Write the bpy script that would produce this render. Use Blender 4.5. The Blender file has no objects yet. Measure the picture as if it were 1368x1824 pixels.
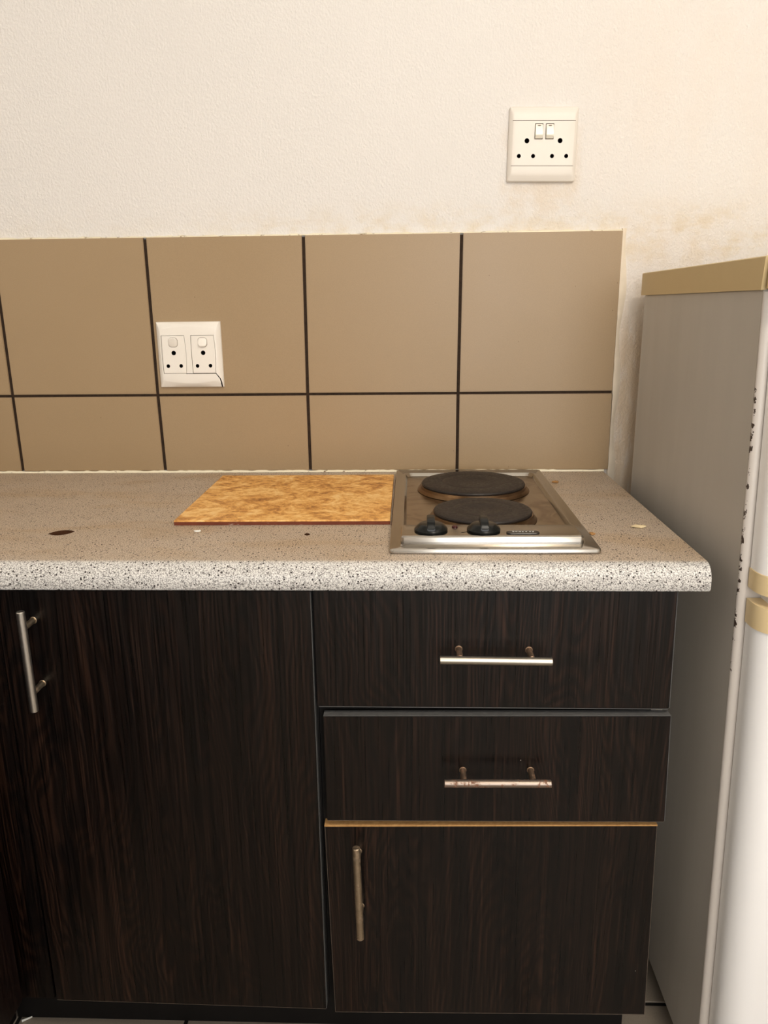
import bpy, bmesh, math, random
from mathutils import Vector, Matrix

random.seed(7)
S = bpy.context.scene
COL = S.collection
PI = math.pi
DZ = -0.045            # heights below are read with the floor at 0.045; everything is linked with the floor at 0

# ---------------------------------------------------------------- camera
cam_d = bpy.data.cameras.new('camera')
cam = bpy.data.objects.new('camera', cam_d)
COL.objects.link(cam)
cam_d.sensor_fit = 'AUTO'
cam_d.sensor_width = 36.0
cam_d.lens = 1366.8 / 1824 * 36.0
cam_d.clip_start = 0.02
YAW, PITCH, ROLL = 0.0376, -0.2618, 0.0111
RM = Matrix.Rotation(YAW, 3, 'Z') @ Matrix.Rotation(PITCH, 3, 'X') @ Matrix.Rotation(ROLL, 3, 'Y')
rx, fy_, uz = RM @ Vector((1, 0, 0)), RM @ Vector((0, 1, 0)), RM @ Vector((0, 0, 1))
M3 = Matrix((rx, uz, -fy_)).transposed()
cam.matrix_world = Matrix.Translation((0, -1.5312, 1.2257 + DZ)) @ M3.to_4x4()
S.camera = cam

# ---------------------------------------------------------------- world, lights, exposure
w = bpy.data.worlds.new('world')
S.world = w
w.use_nodes = True
w.node_tree.nodes['Background'].inputs[0].default_value = (0.75, 0.85, 1.0, 1)
w.node_tree.nodes['Background'].inputs[1].default_value = 0.6

def lamp(name, kind, loc, energy, color, rot=(0, 0, 0), size=0.2, size_y=None):
    d = bpy.data.lights.new(name, kind)
    d.energy = energy
    d.color = color
    if kind == 'AREA':
        d.size = size
        if size_y:
            d.shape = 'RECTANGLE'
            d.size_y = size_y
    else:
        d.shadow_soft_size = size
    o = bpy.data.objects.new(name, d)
    o.location = (loc[0], loc[1], loc[2] + DZ)
    o.rotation_euler = rot
    COL.objects.link(o)
    return o

lamp('ceiling_light', 'POINT', (0.52, -1.75, 2.42), 34, (1.0, 0.90, 0.78), size=0.09)
lamp('window_daylight', 'AREA', (0.45, -2.74, 1.40), 25, (1.0, 0.98, 0.95), rot=(PI / 2, 0, 0.0), size=1.10, size_y=1.5)
S.view_settings.view_transform = 'Standard'
S.view_settings.look = 'None'
S.view_settings.gamma = 1.0
S.view_settings.use_curve_mapping = False
S.view_settings.exposure = 0.0

# ---------------------------------------------------------------- node helpers
class NT:
    def __init__(self, name, rough=0.5, metal=0.0, spec=0.5):
        self.m = bpy.data.materials.new(name)
        self.m.use_nodes = True
        self.t = self.m.node_tree
        self.b = self.t.nodes['Principled BSDF']
        self.b.inputs['Roughness'].default_value = rough
        self.b.inputs['Metallic'].default_value = metal
        self.b.inputs['Specular IOR Level'].default_value = spec
    def n(self, t, **kw):
        nd = self.t.nodes.new(t)
        for k, v in kw.items():
            setattr(nd, k, v)
        return nd
    def link(self, a, b):
        self.t.links.new(a, b)
    def setv(self, sock, v):
        if hasattr(v, 'links'):
            self.link(v, sock)
        else:
            sock.default_value = v
    def coord(self, scale=(1, 1, 1), rand=False):
        c = self.n('ShaderNodeTexCoord').outputs['Object']
        if rand:
            r = self.n('ShaderNodeObjectInfo').outputs['Random']
            k = self.n('ShaderNodeVectorMath', operation='SCALE')
            k.inputs[0].default_value = (37.1, 11.3, 23.7)
            self.link(r, k.inputs['Scale'])
            a = self.n('ShaderNodeVectorMath', operation='ADD')
            self.link(c, a.inputs[0]); self.link(k.outputs[0], a.inputs[1])
            c = a.outputs[0]
        m = self.n('ShaderNodeMapping')
        m.inputs['Scale'].default_value = scale
        self.link(c, m.inputs['Vector'])
        return m.outputs[0]
    def noise(self, vec, scale, detail=3, rough=0.55, dist=0.0):
        k = self.n('ShaderNodeTexNoise')
        k.inputs['Scale'].default_value = scale
        k.inputs['Detail'].default_value = detail
        k.inputs['Roughness'].default_value = rough
        k.inputs['Distortion'].default_value = dist
        self.link(vec, k.inputs['Vector'])
        return k.outputs['Fac']
    def voro(self, vec, scale, out='Distance', feature='F1'):
        k = self.n('ShaderNodeTexVoronoi', feature=feature)
        k.inputs['Scale'].default_value = scale
        self.link(vec, k.inputs['Vector'])
        return k.outputs[out]
    def ramp(self, f, stops):
        k = self.n('ShaderNodeValToRGB')
        el = k.color_ramp.elements
        while len(el) < len(stops):
            el.new(0.5)
        for e, (p, c) in zip(el, stops):
            e.position = p
            e.color = (c, c, c, 1) if isinstance(c, (int, float)) else (*c, 1)
        self.link(f, k.inputs['Fac'])
        return k.outputs['Color']
    def mix(self, f, a, b, mode='MIX'):
        k = self.n('ShaderNodeMix', data_type='RGBA', blend_type=mode)
        for s, v in ((k.inputs[0], f), (k.inputs[6], a), (k.inputs[7], b)):
            if isinstance(v, tuple):
                v = (*v, 1)
            self.setv(s, v)
        return k.outputs[2]
    def math(self, op, a, b=0.0, c=None):
        k = self.n('ShaderNodeMath', operation=op)
        self.setv(k.inputs[0], a); self.setv(k.inputs[1], b)
        if c is not None:
            self.setv(k.inputs[2], c)
        return k.outputs[0]
    def maprange(self, v, a, b, c=0.0, d=1.0):
        k = self.n('ShaderNodeMapRange', interpolation_type='SMOOTHSTEP')
        self.setv(k.inputs[0], v)
        for i, q in enumerate((a, b, c, d)):
            k.inputs[i + 1].default_value = q
        return k.outputs[0]
    def xyz(self):
        s = self.n('ShaderNodeSeparateXYZ')
        self.link(self.n('ShaderNodeTexCoord').outputs['Object'], s.inputs[0])
        return s.outputs
    def color(self, c):
        self.setv(self.b.inputs['Base Color'], (*c, 1) if isinstance(c, tuple) else c)
    def rough(self, r):
        self.setv(self.b.inputs['Roughness'], r)
    def bump(self, h, strength=0.2, dist=0.001):
        k = self.n('ShaderNodeBump')
        k.inputs['Strength'].default_value = strength
        k.inputs['Distance'].default_value = dist
        self.link(h, k.inputs['Height'])
        self.link(k.outputs[0], self.b.inputs['Normal'])

def plain(name, c, rough=0.5, metal=0.0, spec=0.5, var=0.0, scale=40):
    t = NT(name, rough, metal, spec)
    if var:
        n = t.noise(t.coord(), scale, 3)
        t.color(t.mix(n, tuple(x * (1 - var) for x in c), tuple(min(1, x * (1 + var)) for x in c)))
    else:
        t.color(c)
    return t.m

# ---- wall paint (rolled emulsion, greasy stains over the tiles, specks)
def wall_mat(name, stains):
    t = NT(name, 0.6, 0, 0.3)
    v = t.coord()
    big = t.noise(v, 2.2, 3)
    c = t.mix(big, (0.745, 0.715, 0.68), (0.79, 0.76, 0.725))
    if stains:
        x, y, z = t.xyz()
        # greasy yellow stain above the tiles, strongest right of the middle
        zz = t.math('ABSOLUTE', t.math('SUBTRACT', z, 1.345))
        band = t.math('MULTIPLY', t.maprange(zz, 0.085, 0.01), t.maprange(x, -0.55, 0.05, 0.25, 1.0))
        sm = t.mix(0.5, t.noise(t.coord((1.6, 1, 4)), 7, 5, 0.65, 0.6), t.noise(v, 33, 3))
        st = t.math('MULTIPLY', band, t.maprange(sm, 0.40, 0.64))
        c = t.mix(t.math('MULTIPLY', st, 0.55), c, (0.66, 0.53, 0.33))
        # warm pinkish bounce light painted in towards the right, by the fridge
        right = t.math('MULTIPLY', t.maprange(x, 0.05, 0.62), t.maprange(t.noise(t.coord((1.5, 1, 0.8)), 4, 5), 0.28, 0.7))
        c = t.mix(t.math('MULTIPLY', right, 0.5), c, (0.79, 0.685, 0.59))
        # dirty strip beside the fridge
        strip = t.math('MULTIPLY', t.math('MULTIPLY', t.maprange(x, 0.385, 0.415), t.maprange(z, 1.30, 1.12)), t.maprange(t.noise(t.coord((5, 1, 1.2)), 14, 4), 0.12, 0.55))
        c = t.mix(t.math('MULTIPLY', strip, 0.85), c, (0.64, 0.50, 0.35))
        # dirty halo round the upper socket
        ddx = t.math('SUBTRACT', x, 0.238); ddz = t.math('SUBTRACT', z, 1.462)
        rr = t.math('MAXIMUM', t.math('ABSOLUTE', ddx), t.math('ABSOLUTE', ddz))
        halo = t.math('MULTIPLY', t.maprange(rr, 0.082, 0.06), t.maprange(t.noise(v, 24, 3), 0.35, 0.65))
        c = t.mix(t.math('MULTIPLY', halo, 0.38), c, (0.70, 0.55, 0.38))
        # brown specks
        d = t.voro(v, 22)
        pick = t.n('ShaderNodeSeparateColor'); t.link(t.voro(v, 22, 'Color'), pick.inputs[0])
        sp = t.math('MULTIPLY', t.math('LESS_THAN', d, t.math('MULTIPLY', pick.outputs[1], 0.05)), t.math('GREATER_THAN', pick.outputs[0], 0.72))
        c = t.mix(t.math('MULTIPLY', sp, t.maprange(x, -0.5, 0.3, 0.3, 0.85)), c, (0.33, 0.19, 0.08))
    t.color(c)
    r1 = t.noise(t.coord((1.0, 1, 0.7)), 240, 3, 0.6)
    r2 = t.noise(v, 18, 2)
    h = t.math('ADD', t.math('MULTIPLY', t.maprange(r1, 0.3, 0.75), 1.0), t.math('MULTIPLY', r2, 0.8))
    t.bump(h, 0.65, 0.0013)
    return t.m

M = {}
M['wall'] = wall_mat('wall_paint_stained', True)
M['wall_plain'] = wall_mat('wall_paint', False)
M['ceiling'] = plain('ceiling_paint', (0.82, 0.81, 0.78), 0.8, var=0.03, scale=5)

def tile_mat():
    t = NT('taupe_glazed_tile', 0.36, 0, 0.45)
    v = t.coord(rand=True)
    n = t.noise(v, 3.0, 4)
    f = t.noise(v, 700, 2)
    c = t.mix(n, (0.345, 0.240, 0.132), (0.375, 0.268, 0.155))
    c = t.mix(t.maprange(f, 0.3, 0.7), t.mix(1.0, c, (0.93, 0.93, 0.92), 'MULTIPLY'), c)
    d = t.voro(v, 26)
    c = t.mix(t.math('MULTIPLY', t.math('LESS_THAN', d, 0.028), 0.55), c, (0.14, 0.08, 0.04))
    t.color(c)
    t.rough(t.maprange(n, 0.2, 0.8, 0.33, 0.44))
    t.bump(t.noise(v, 260, 3), 0.10, 0.0006)
    return t.m
M['tile'] = tile_mat()

def grout_mat(name, a, b):
    t = NT(name, 0.85, 0, 0.2)
    n = t.noise(t.coord(), 160, 4)
    t.color(t.mix(n, a, b))
    t.bump(n, 0.5, 0.001)
    return t.m
M['grout'] = grout_mat('dark_brown_grout', (0.012, 0.007, 0.004), (0.05, 0.03, 0.018))
M['floor_grout'] = grout_mat('black_floor_grout', (0.004, 0.004, 0.004), (0.02, 0.018, 0.015))

def sealant_mat():
    t = NT('cream_sealant', 0.55, 0, 0.3)
    n = t.noise(t.coord(), 60, 4)
    c = t.mix(t.noise(t.coord(), 9, 3), (0.80, 0.72, 0.52), (0.88, 0.82, 0.66))
    t.color(t.mix(t.maprange(n, 0.60, 0.72), c, (0.20, 0.12, 0.05)))
    t.bump(n, 0.4, 0.001)
    return t.m
M['sealant'] = sealant_mat()

def worktop_mat():
    t = NT('speckled_grey_laminate', 0.40, 0, 0.45)
    v = t.coord()
    x, y, z = t.xyz()
    n1 = t.noise(v, 620, 2, 0.6)
    n2 = t.noise(v, 330, 2, 0.6)
    c = t.ramp(n1, [(0.35, (0.12, 0.115, 0.11)), (0.44, (0.40, 0.385, 0.365)), (0.52, (0.62, 0.60, 0.57)), (0.66, (0.78, 0.76, 0.72))])
    c = t.mix(t.maprange(n2, 0.61, 0.66), c, (0.18, 0.165, 0.155))
    d = t.voro(v, 185)
    pick = t.n('ShaderNodeSeparateColor'); t.link(t.voro(v, 185, 'Color'), pick.inputs[0])
    sp = t.math('MULTIPLY', t.math('LESS_THAN', d, 0.24), t.math('GREATER_THAN', pick.outputs[0], 0.55))
    c = t.mix(sp, c, (0.030, 0.022, 0.02))
    # years of grease have browned the flat top; the nosing stayed grey
    top = t.maprange(y, -0.573, -0.560)
    old = t.mix(1.0, c, (0.84, 0.70, 0.565), 'MULTIPLY')
    c = t.mix(top, c, old)
    blot = t.math('MULTIPLY', t.maprange(t.noise(t.coord((1, 2.4, 1)), 5.5, 4, 0.6, 0.5), 0.45, 0.68), top)
    c = t.mix(t.math('MULTIPLY', blot, 0.40), c, t.mix(1.0, c, (0.86, 0.70, 0.46), 'MULTIPLY'))
    t.color(c)
    t.rough(t.maprange(t.noise(v, 14, 4), 0.3, 0.7, 0.32, 0.5))
    t.bump(n1, 0.08, 0.0004)
    return t.m
M['worktop'] = worktop_mat()
M['chipboard'] = grout_mat('raw_chipboard_hole', (0.035, 0.012, 0.004), (0.10, 0.04, 0.016))

def wood_mat(name, dark, light, rough=0.30):
    t = NT(name, rough, 0, 0.38)
    big = t.noise(t.coord((4.5, 4.5, 0.9), rand=True), 1.3, 3, 0.5, 0.4)
    sx = t.n('ShaderNodeSeparateXYZ'); t.link(t.coord(rand=True), sx.inputs[0])
    ph = t.math('ADD', sx.outputs[0], t.math('MULTIPLY', big, 0.42))
    rings = t.math('MULTIPLY', t.math('ADD', t.math('SINE', t.math('MULTIPLY', ph, 620.0)), 1.0), 0.5)
    g2 = t.noise(t.coord((420, 420, 5.0), rand=True), 1.0, 3, 0.6, 0.25)
    g3 = t.noise(t.coord((60, 60, 1.2), rand=True), 1.0, 3, 0.6, 0.5)
    f = t.math('ADD', t.math('MULTIPLY', g2, 0.55), t.math('ADD', t.math('MULTIPLY', g3, 0.40), t.math('MULTIPLY', t.math('MULTIPLY', rings, big), 0.20)))
    c = t.ramp(f, [(0.44, dark), (0.56, tuple(a * .7 + b * .3 for a, b in zip(dark, light))), (0.66, light), (0.76, tuple(x * 2.0 for x in light))])
    p = t.coord(rand=True)
    d = t.voro(p, 15)
    pick = t.n('ShaderNodeSeparateColor'); t.link(t.voro(p, 15, 'Color'), pick.inputs[0])
    sp = t.math('MULTIPLY', t.math('LESS_THAN', d, 0.017), t.math('GREATER_THAN', pick.outputs[0], 0.80))
    c = t.mix(t.math('MULTIPLY', sp, 0.7), c, (0.5, 0.45, 0.4))
    t.color(c)
    t.rough(t.maprange(g2, 0.3, 0.7, rough - 0.03, rough + 0.12))
    t.bump(g2, 0.12, 0.0006)
    return t.m
M['wood'] = wood_mat('dark_wenge_laminate', (0.0008, 0.0002, 0.0001), (0.0175, 0.0072, 0.0038))
M['wood_red'] = wood_mat('dark_mahogany_laminate', (0.004, 0.0012, 0.0008), (0.018, 0.007, 0.004), 0.34)
M['melamine'] = plain('white_melamine', (0.78, 0.74, 0.68), 0.4)
M['ridge'] = plain('cream_plaster', (0.80, 0.70, 0.56), 0.7, var=0.08, scale=60)
M['black'] = plain('black_board', (0.005, 0.004, 0.0035), 0.6, spec=0.25, var=0.3)
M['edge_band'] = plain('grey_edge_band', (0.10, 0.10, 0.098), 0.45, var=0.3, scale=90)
M['edge_glint'] = plain('pale_edge_glint', (0.10, 0.075, 0.055), 0.7, var=0.7, scale=120)  # painted highlight for the door bevels
M['raw_edge'] = grout_mat('bare_chipboard_edge', (0.40, 0.19, 0.055), (0.78, 0.46, 0.19))

def steel_mat(name, base, rough, rust=0.0, stain=0.0, stretch=(1, 1, 1)):
    t = NT(name, rough, 1.0)
    v = t.coord()
    n = t.noise(t.coord(stretch), 90, 3)
    c = t.mix(n, tuple(x * 0.88 for x in base), base)
    if stain:
        b = t.maprange(t.noise(v, 16, 5, 0.65, 1.2), 0.42, 0.66)
        c = t.mix(t.math('MULTIPLY', b, stain), c, (0.17, 0.10, 0.045))
    if rust:
        r = t.maprange(t.noise(v, 120, 5, 0.7), 0.50, 0.62)
        r = t.math('MULTIPLY', r, rust)
        c = t.mix(r, c, (0.20, 0.075, 0.03))
        t.setv(t.b.inputs['Metallic'], t.math('SUBTRACT', 1.0, t.math('MULTIPLY', r, 0.8)))
        t.rough(t.math('ADD', rough, t.math('MULTIPLY', r, 0.4)))
    t.color(c)
    t.bump(n, 0.06, 0.0003)
    return t.m
M['steel'] = steel_mat('brushed_steel', (0.47, 0.44, 0.395), 0.18, stretch=(0.1, 1, 1))
M['steel_pan'] = steel_mat('stained_steel_pan', (0.40, 0.32, 0.225), 0.25, stain=0.75)
M['handle'] = steel_mat('satin_steel_bar', (0.70, 0.66, 0.60), 0.33, stretch=(0.3, 1, 1))
M['handle_cream'] = steel_mat('dulled_steel_bar', (0.50, 0.455, 0.38), 0.36, stretch=(0.3, 1, 1))
M['handle_rust'] = steel_mat('rusting_steel_bar', (0.36, 0.29, 0.24), 0.40, rust=0.85)
M['handle_tan'] = steel_mat('tarnished_steel_bar', (0.52, 0.42, 0.30), 0.40, rust=0.35)
M['post_rust'] = steel_mat('rusty_post', (0.42, 0.30, 0.21), 0.5, rust=0.7)

def iron_mat():
    t = NT('cast_iron', 0.55, 0.0, 0.4)
    v = t.coord()
    n = t.noise(v, 240, 4)
    s = t.noise(v, 14, 4)
    c = t.mix(s, (0.009, 0.006, 0.005), (0.024, 0.017, 0.014))
    t.color(t.mix(t.maprange(n, 0.4, 0.8), c, (0.018, 0.013, 0.011)))
    t.rough(t.maprange(n, 0.3, 0.7, 0.42, 0.62))
    t.bump(n, 0.3, 0.0006)
    return t.m
M['iron'] = iron_mat()
M['ring_steel'] = steel_mat('burnt_steel_ring', (0.24, 0.15, 0.085), 0.30, stain=0.8)
M['knob'] = plain('black_plastic_gloss', (0.005, 0.006, 0.0055), 0.2, spec=0.28)
M['badge'] = plain('black_badge', (0.012, 0.010, 0.009), 0.3)
M['badge_mark'] = plain('pale_print', (0.62, 0.60, 0.55), 0.5)
M['lens'] = plain('dark_red_lens', (0.05, 0.008, 0.008), 0.12)
M['socket'] = plain('off_white_plastic', (0.78, 0.73, 0.66), 0.42, var=0.02, scale=30)
M['socket_new'] = plain('white_plastic', (0.84, 0.80, 0.73), 0.38, var=0.02, scale=30)
M['rocker'] = plain('cream_switch_plastic', (0.84, 0.80, 0.69), 0.3)
M['hole'] = plain('socket_hole_black', (0.002, 0.002, 0.002), 0.9, spec=0.1)
M['grime_gap'] = plain('grimy_seam_and_gap', (0.14, 0.10, 0.07), 0.9, spec=0.1)

def loose_tile_mat():
    t = NT('ochre_mottled_tile', 0.42, 0, 0.4)
    v = t.coord()
    a = t.noise(v, 22, 7, 0.68, 0.8)
    b = t.noise(v, 95, 5, 0.7, 0.3)
    f = t.math('ADD', t.math('MULTIPLY', a, 0.62), t.math('MULTIPLY', b, 0.38))
    c = t.ramp(f, [(0.33, (0.17, 0.06, 0.014)), (0.42, (0.46, 0.20, 0.045)), (0.50, (0.74, 0.38, 0.10)), (0.58, (0.88, 0.55, 0.20)), (0.70, (0.92, 0.68, 0.36))])
    t.color(c)
    t.bump(f, 0.25, 0.0008)
    return t.m
M['loose_tile'] = loose_tile_mat()
def clay_mat():
    t = NT('red_clay_edge', 0.7, 0, 0.3)
    v = t.coord()
    n = t.noise(t.coord((1, 1, 3)), 26, 4)
    c = t.mix(t.noise(v, 60, 3), (0.10, 0.022, 0.010), (0.20, 0.05, 0.022))
    t.color(t.mix(t.maprange(n, 0.58, 0.64), c, (0.46, 0.34, 0.27)))
    return t.m
M['clay'] = clay_mat()

def fridge_side_mat():
    t = NT('grey_fridge_paint', 0.36, 0.0, 0.45)
    v = t.coord()
    x, y, z = t.xyz()
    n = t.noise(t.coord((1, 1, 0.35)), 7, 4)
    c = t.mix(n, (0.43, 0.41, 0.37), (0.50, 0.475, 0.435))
    # thin scratches and chips
    d = t.voro(t.coord((1, 3.0, 1)), 9)
    pick = t.n('ShaderNodeSeparateColor'); t.link(t.voro(t.coord((1, 3.0, 1)), 9, 'Color'), pick.inputs[0])
    c = t.mix(t.math('MULTIPLY', t.math('LESS_THAN', d, 0.03), t.math('GREATER_THAN', pick.outputs[0], 0.6)), c, (0.10, 0.09, 0.08))
    t.color(c)
    t.rough(t.maprange(t.noise(t.coord((1, 1, 0.2)), 18, 3), 0.3, 0.7, 0.32, 0.46))
    t.bump(t.noise(v, 300, 2), 0.08, 0.0004)
    return t.m
M['fridge_side'] = fridge_side_mat()
def flange_mat():
    t = NT('chipped_white_enamel', 0.35, 0.0, 0.45)
    v = t.coord()
    x, y, z = t.xyz()
    # paint chipped to rust along the arris, worst beside the freezer door
    edge = t.maprange(t.math('ADD', x, 0.2762), 0.0034, 0.0)
    up = t.math('MULTIPLY', t.maprange(z, 0.62, 0.80), t.maprange(z, 1.13, 1.02))
    ch = t.math('GREATER_THAN', t.math('MULTIPLY', t.math('MULTIPLY', edge, up), t.maprange(t.noise(t.coord((1, 1, 1)), 95, 4, 0.7), 0.44, 0.66)), 0.30)
    t.color(t.mix(ch, (0.55, 0.505, 0.46), (0.045, 0.030, 0.022)))
    return t.m
M['flange'] = flange_mat()
M['fridge_white'] = plain('white_fridge_enamel', (0.90, 0.89, 0.88), 0.30, var=0.015, scale=8)
M['gasket'] = plain('grey_gasket', (0.12, 0.115, 0.11), 0.7)
M['beige'] = plain('yellowed_beige_plastic', (0.56, 0.43, 0.225), 0.42, var=0.05, scale=20)
M['beige_light'] = plain('faded_beige_plastic', (0.74, 0.58, 0.33), 0.38, var=0.04, scale=20)

def floor_mat():
    t = NT('matt_grey_beige_floor_tile', 0.42, 0, 0.4)
    v = t.coord(rand=True)
    n = t.noise(v, 6, 4)
    c = t.mix(n, (0.24, 0.20, 0.155), (0.29, 0.245, 0.195))
    t.color(t.mix(t.maprange(t.noise(v, 400, 2), 0.35, 0.7), c, t.mix(1.0, c, (0.9, 0.9, 0.9), 'MULTIPLY')))
    t.bump(t.noise(v, 200, 3), 0.1, 0.0005)
    return t.m
M['floor'] = floor_mat()
M['crumb'] = plain('pale_crumb', (0.75, 0.62, 0.38), 0.8, var=0.2)
M['crumb_white'] = plain('white_crumb', (0.85, 0.84, 0.78), 0.7)
M['crumb_brown'] = plain('brown_crumb', (0.40, 0.21, 0.07), 0.8, var=0.3)

# ---------------------------------------------------------------- mesh helpers (coordinates in room space)
def loc_of(o):
    p = Vector((0, 0, 0))
    while o:
        p = p + o.location
        o = o.parent
    return p

def link(name, bm, mat, parent=None, origin=None, smooth=None):
    """One mesh object. bm is in room space; its origin is the parent's (or the given base point)."""
    base = loc_of(parent) if parent else Vector(origin or (0, 0, DZ))
    bmesh.ops.translate(bm, verts=bm.verts, vec=Vector((0, 0, DZ)) - base)
    bmesh.ops.recalc_face_normals(bm, faces=bm.faces)
    me = bpy.data.meshes.new(name)
    bm.to_mesh(me)
    bm.free()
    for m in (mat if isinstance(mat, (list, tuple)) else [mat]):
        me.materials.append(m)
    if smooth is not None:
        me.shade_smooth()
        me.set_sharp_from_angle(angle=math.radians(smooth))
    o = bpy.data.objects.new(name, me)
    COL.objects.link(o)
    if parent:
        o.parent = parent
    else:
        o.location = base
    return o

def thing(name, loc, label=None, cat=None, group=None, kind=None):
    o = bpy.data.objects.new(name, None)
    o.empty_display_size = 0.05
    COL.objects.link(o)
    o.location = (loc[0], loc[1], loc[2] + DZ)
    return tag(o, label, cat, group, kind)

def tag(o, label=None, cat=None, group=None, kind=None):
    for k, v in (('label', label), ('category', cat), ('group', group), ('kind', kind)):
        if v:
            o[k] = v
    return o

def box(bm, x0, x1, y0, y1, z0, z1, bev=0.0, seg=2):
    vs = [bm.verts.new((x, y, z)) for x in (x0, x1) for y in (y0, y1) for z in (z0, z1)]
    fs = [(0, 1, 3, 2), (4, 6, 7, 5), (0, 4, 5, 1), (2, 3, 7, 6), (0, 2, 6, 4), (1, 5, 7, 3)]
    faces = [bm.faces.new([vs[i] for i in f]) for f in fs]
    if bev:
        ed = list({e for f in faces for e in f.edges})
        bmesh.ops.bevel(bm, geom=ed, offset=bev, segments=seg, affect='EDGES', profile=0.5)
    return bm

def new():
    return bmesh.new()

def loft(bm, rings, cap0=True, cap1=True):
    """Join rings of equal vertex counts."""
    R = [[bm.verts.new(p) for p in r] for r in rings]
    n = len(R[0])
    for a, b in zip(R, R[1:]):
        for i in range(n):
            bm.faces.new((a[i], a[(i + 1) % n], b[(i + 1) % n], b[i]))
    if cap0:
        bm.faces.new(list(reversed(R[0])))
    if cap1:
        bm.faces.new(R[-1])
    return R

def rrect(hw, hh, r, n=5):
    """Rounded rectangle outline round 0,0."""
    r = max(r, 1e-5)
    pts = []
    for cx, cy, a0 in ((hw - r, hh - r, 0), (-hw + r, hh - r, PI / 2), (-hw + r, -hh + r, PI), (hw - r, -hh + r, 1.5 * PI)):
        for k in range(n + 1):
            a = a0 + PI / 2 * k / n
            pts.append((cx + r * math.cos(a), cy + r * math.sin(a)))
    return pts

def cyl(bm, p0, p1, r0, r1=None, n=20, bev=0.0):
    r1 = r0 if r1 is None else r1
    p0, p1 = Vector(p0), Vector(p1)
    d = (p1 - p0).normalized()
    u = d.orthogonal().normalized()
    v = d.cross(u)
    def ring(p, r):
        return [p + (u * math.cos(2 * PI * i / n) + v * math.sin(2 * PI * i / n)) * r for i in range(n)]
    rr = []
    if bev:
        rr = [ring(p0, r0 - bev), ring(p0 + d * bev, r0), ring(p1 - d * bev, r1), ring(p1, r1 - bev)]
    else:
        rr = [ring(p0, r0), ring(p1, r1)]
    loft(bm, rr)
    return bm

def lathe(bm, c, prof, n=64):
    """prof: (radius, z) from the bottom outwards and up to the axis."""
    rings = [[(c[0] + r * math.cos(2 * PI * i / n), c[1] + r * math.sin(2 * PI * i / n), z) for i in range(n)] for r, z in prof]
    loft(bm, rings)
    return bm

def cut(obj, cutters, mats):
    """Subtract the cutter meshes (room space bmeshes with a material slot index) from obj, at build time."""
    for m in mats:
        obj.data.materials.append(m)
    for bm, mi in cutters:
        off = Vector((0, 0, DZ)) - loc_of(obj)
        bmesh.ops.translate(bm, verts=bm.verts, vec=off)
        bmesh.ops.recalc_face_normals(bm, faces=bm.faces)
        for f in bm.faces:
            f.material_index = mi
        me = bpy.data.meshes.new('cutter')
        bm.to_mesh(me); bm.free()
        for m in [obj.data.materials[0]] + mats:
            me.materials.append(m)
        co = bpy.data.objects.new('cutter', me)
        COL.objects.link(co)
        co.location = loc_of(obj)
        md = obj.modifiers.new('cut', 'BOOLEAN')
        md.operation = 'DIFFERENCE'; md.solver = 'EXACT'; md.object = co; md.material_mode = 'INDEX'
        bpy.context.view_layer.update()
        dg = bpy.context.evaluated_depsgraph_get()
        me2 = bpy.data.meshes.new_from_object(obj.evaluated_get(dg), depsgraph=dg)
        obj.modifiers.remove(md)
        obj.data = me2
        bpy.data.objects.remove(co)

# ================================================================= SETTING
X0, X1, Y0, Y1, Z0, Z1 = -1.20, 1.24, -2.80, 0.008, 0.045, 2.62
T = 0.10
wb = tag(link('wall_back', box(new(), X0 - T, X1 + T, Y1, Y1 + T, Z0 - T, Z1 + T), M['wall']), kind='structure')
tag(link('wall_left', box(new(), X0 - T, X0, Y0 - T, Y1, Z0 - T, Z1 + T), M['wall_plain']), kind='structure')
tag(link('wall_right', box(new(), X1, X1 + T, Y0 - T, Y1, Z0 - T, Z1 + T), M['wall_plain']), kind='structure')
bm = new()                                                     # wall behind the camera, with its window opening
box(bm, X0, -0.12, Y0 - T, Y0, Z0, Z1)
box(bm, 1.02, X1, Y0 - T, Y0, Z0, Z1)
box(bm, -0.12, 1.02, Y0 - T, Y0, 2.18, Z1)
box(bm, -0.12, 1.02, Y0 - T, Y0, Z0, 0.62)
tag(link('wall_front', bm, M['wall_plain']), kind='structure')
tag(link('ceiling', box(new(), X0, X1, Y0, Y1, Z1, Z1 + T), M['ceiling']), kind='structure')

# floor: dark joints with tiles standing 2 mm proud
fl = tag(link('floor', box(new(), X0, X1, Y0, Y1, Z0 - T, Z0 - 0.002), M['floor_grout']), kind='structure')
xs = [-1.20, -0.970, -0.679, -0.3885, -0.0968, 0.1935, 0.485, 0.776, 1.067, 1.24]
ys = [0.006, -0.153, -0.444, -0.735, -1.026, -1.317, -1.608, -1.899, -2.19, -2.481, -2.80]
fm = {}
for i in range(len(xs) - 1):
    for j in range(len(ys) - 1):
        wx, wy = xs[i + 1] - xs[i] - 0.007, ys[j] - ys[j + 1] - 0.007
        key = (round(wx, 3), round(wy, 3))
        cx, cy = (xs[i] + xs[i + 1]) / 2, (ys[j] + ys[j + 1]) / 2
        if key not in fm:
            b = box(new(), -wx / 2, wx / 2, -wy / 2, wy / 2, Z0 - 0.008, Z0)
            top = [e for e in b.edges if all(abs(v.co.z - Z0) < 1e-6 for v in e.verts)]
            bmesh.ops.bevel(b, geom=top, offset=0.0012, segments=1, affect='EDGES')
            o = link('tile', b, M['floor'], fl)
            fm[key] = o.data
        else:
            o = bpy.data.objects.new('tile', fm[key])
            COL.objects.link(o); o.parent = fl
        o.location = (cx, cy, 0)

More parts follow.
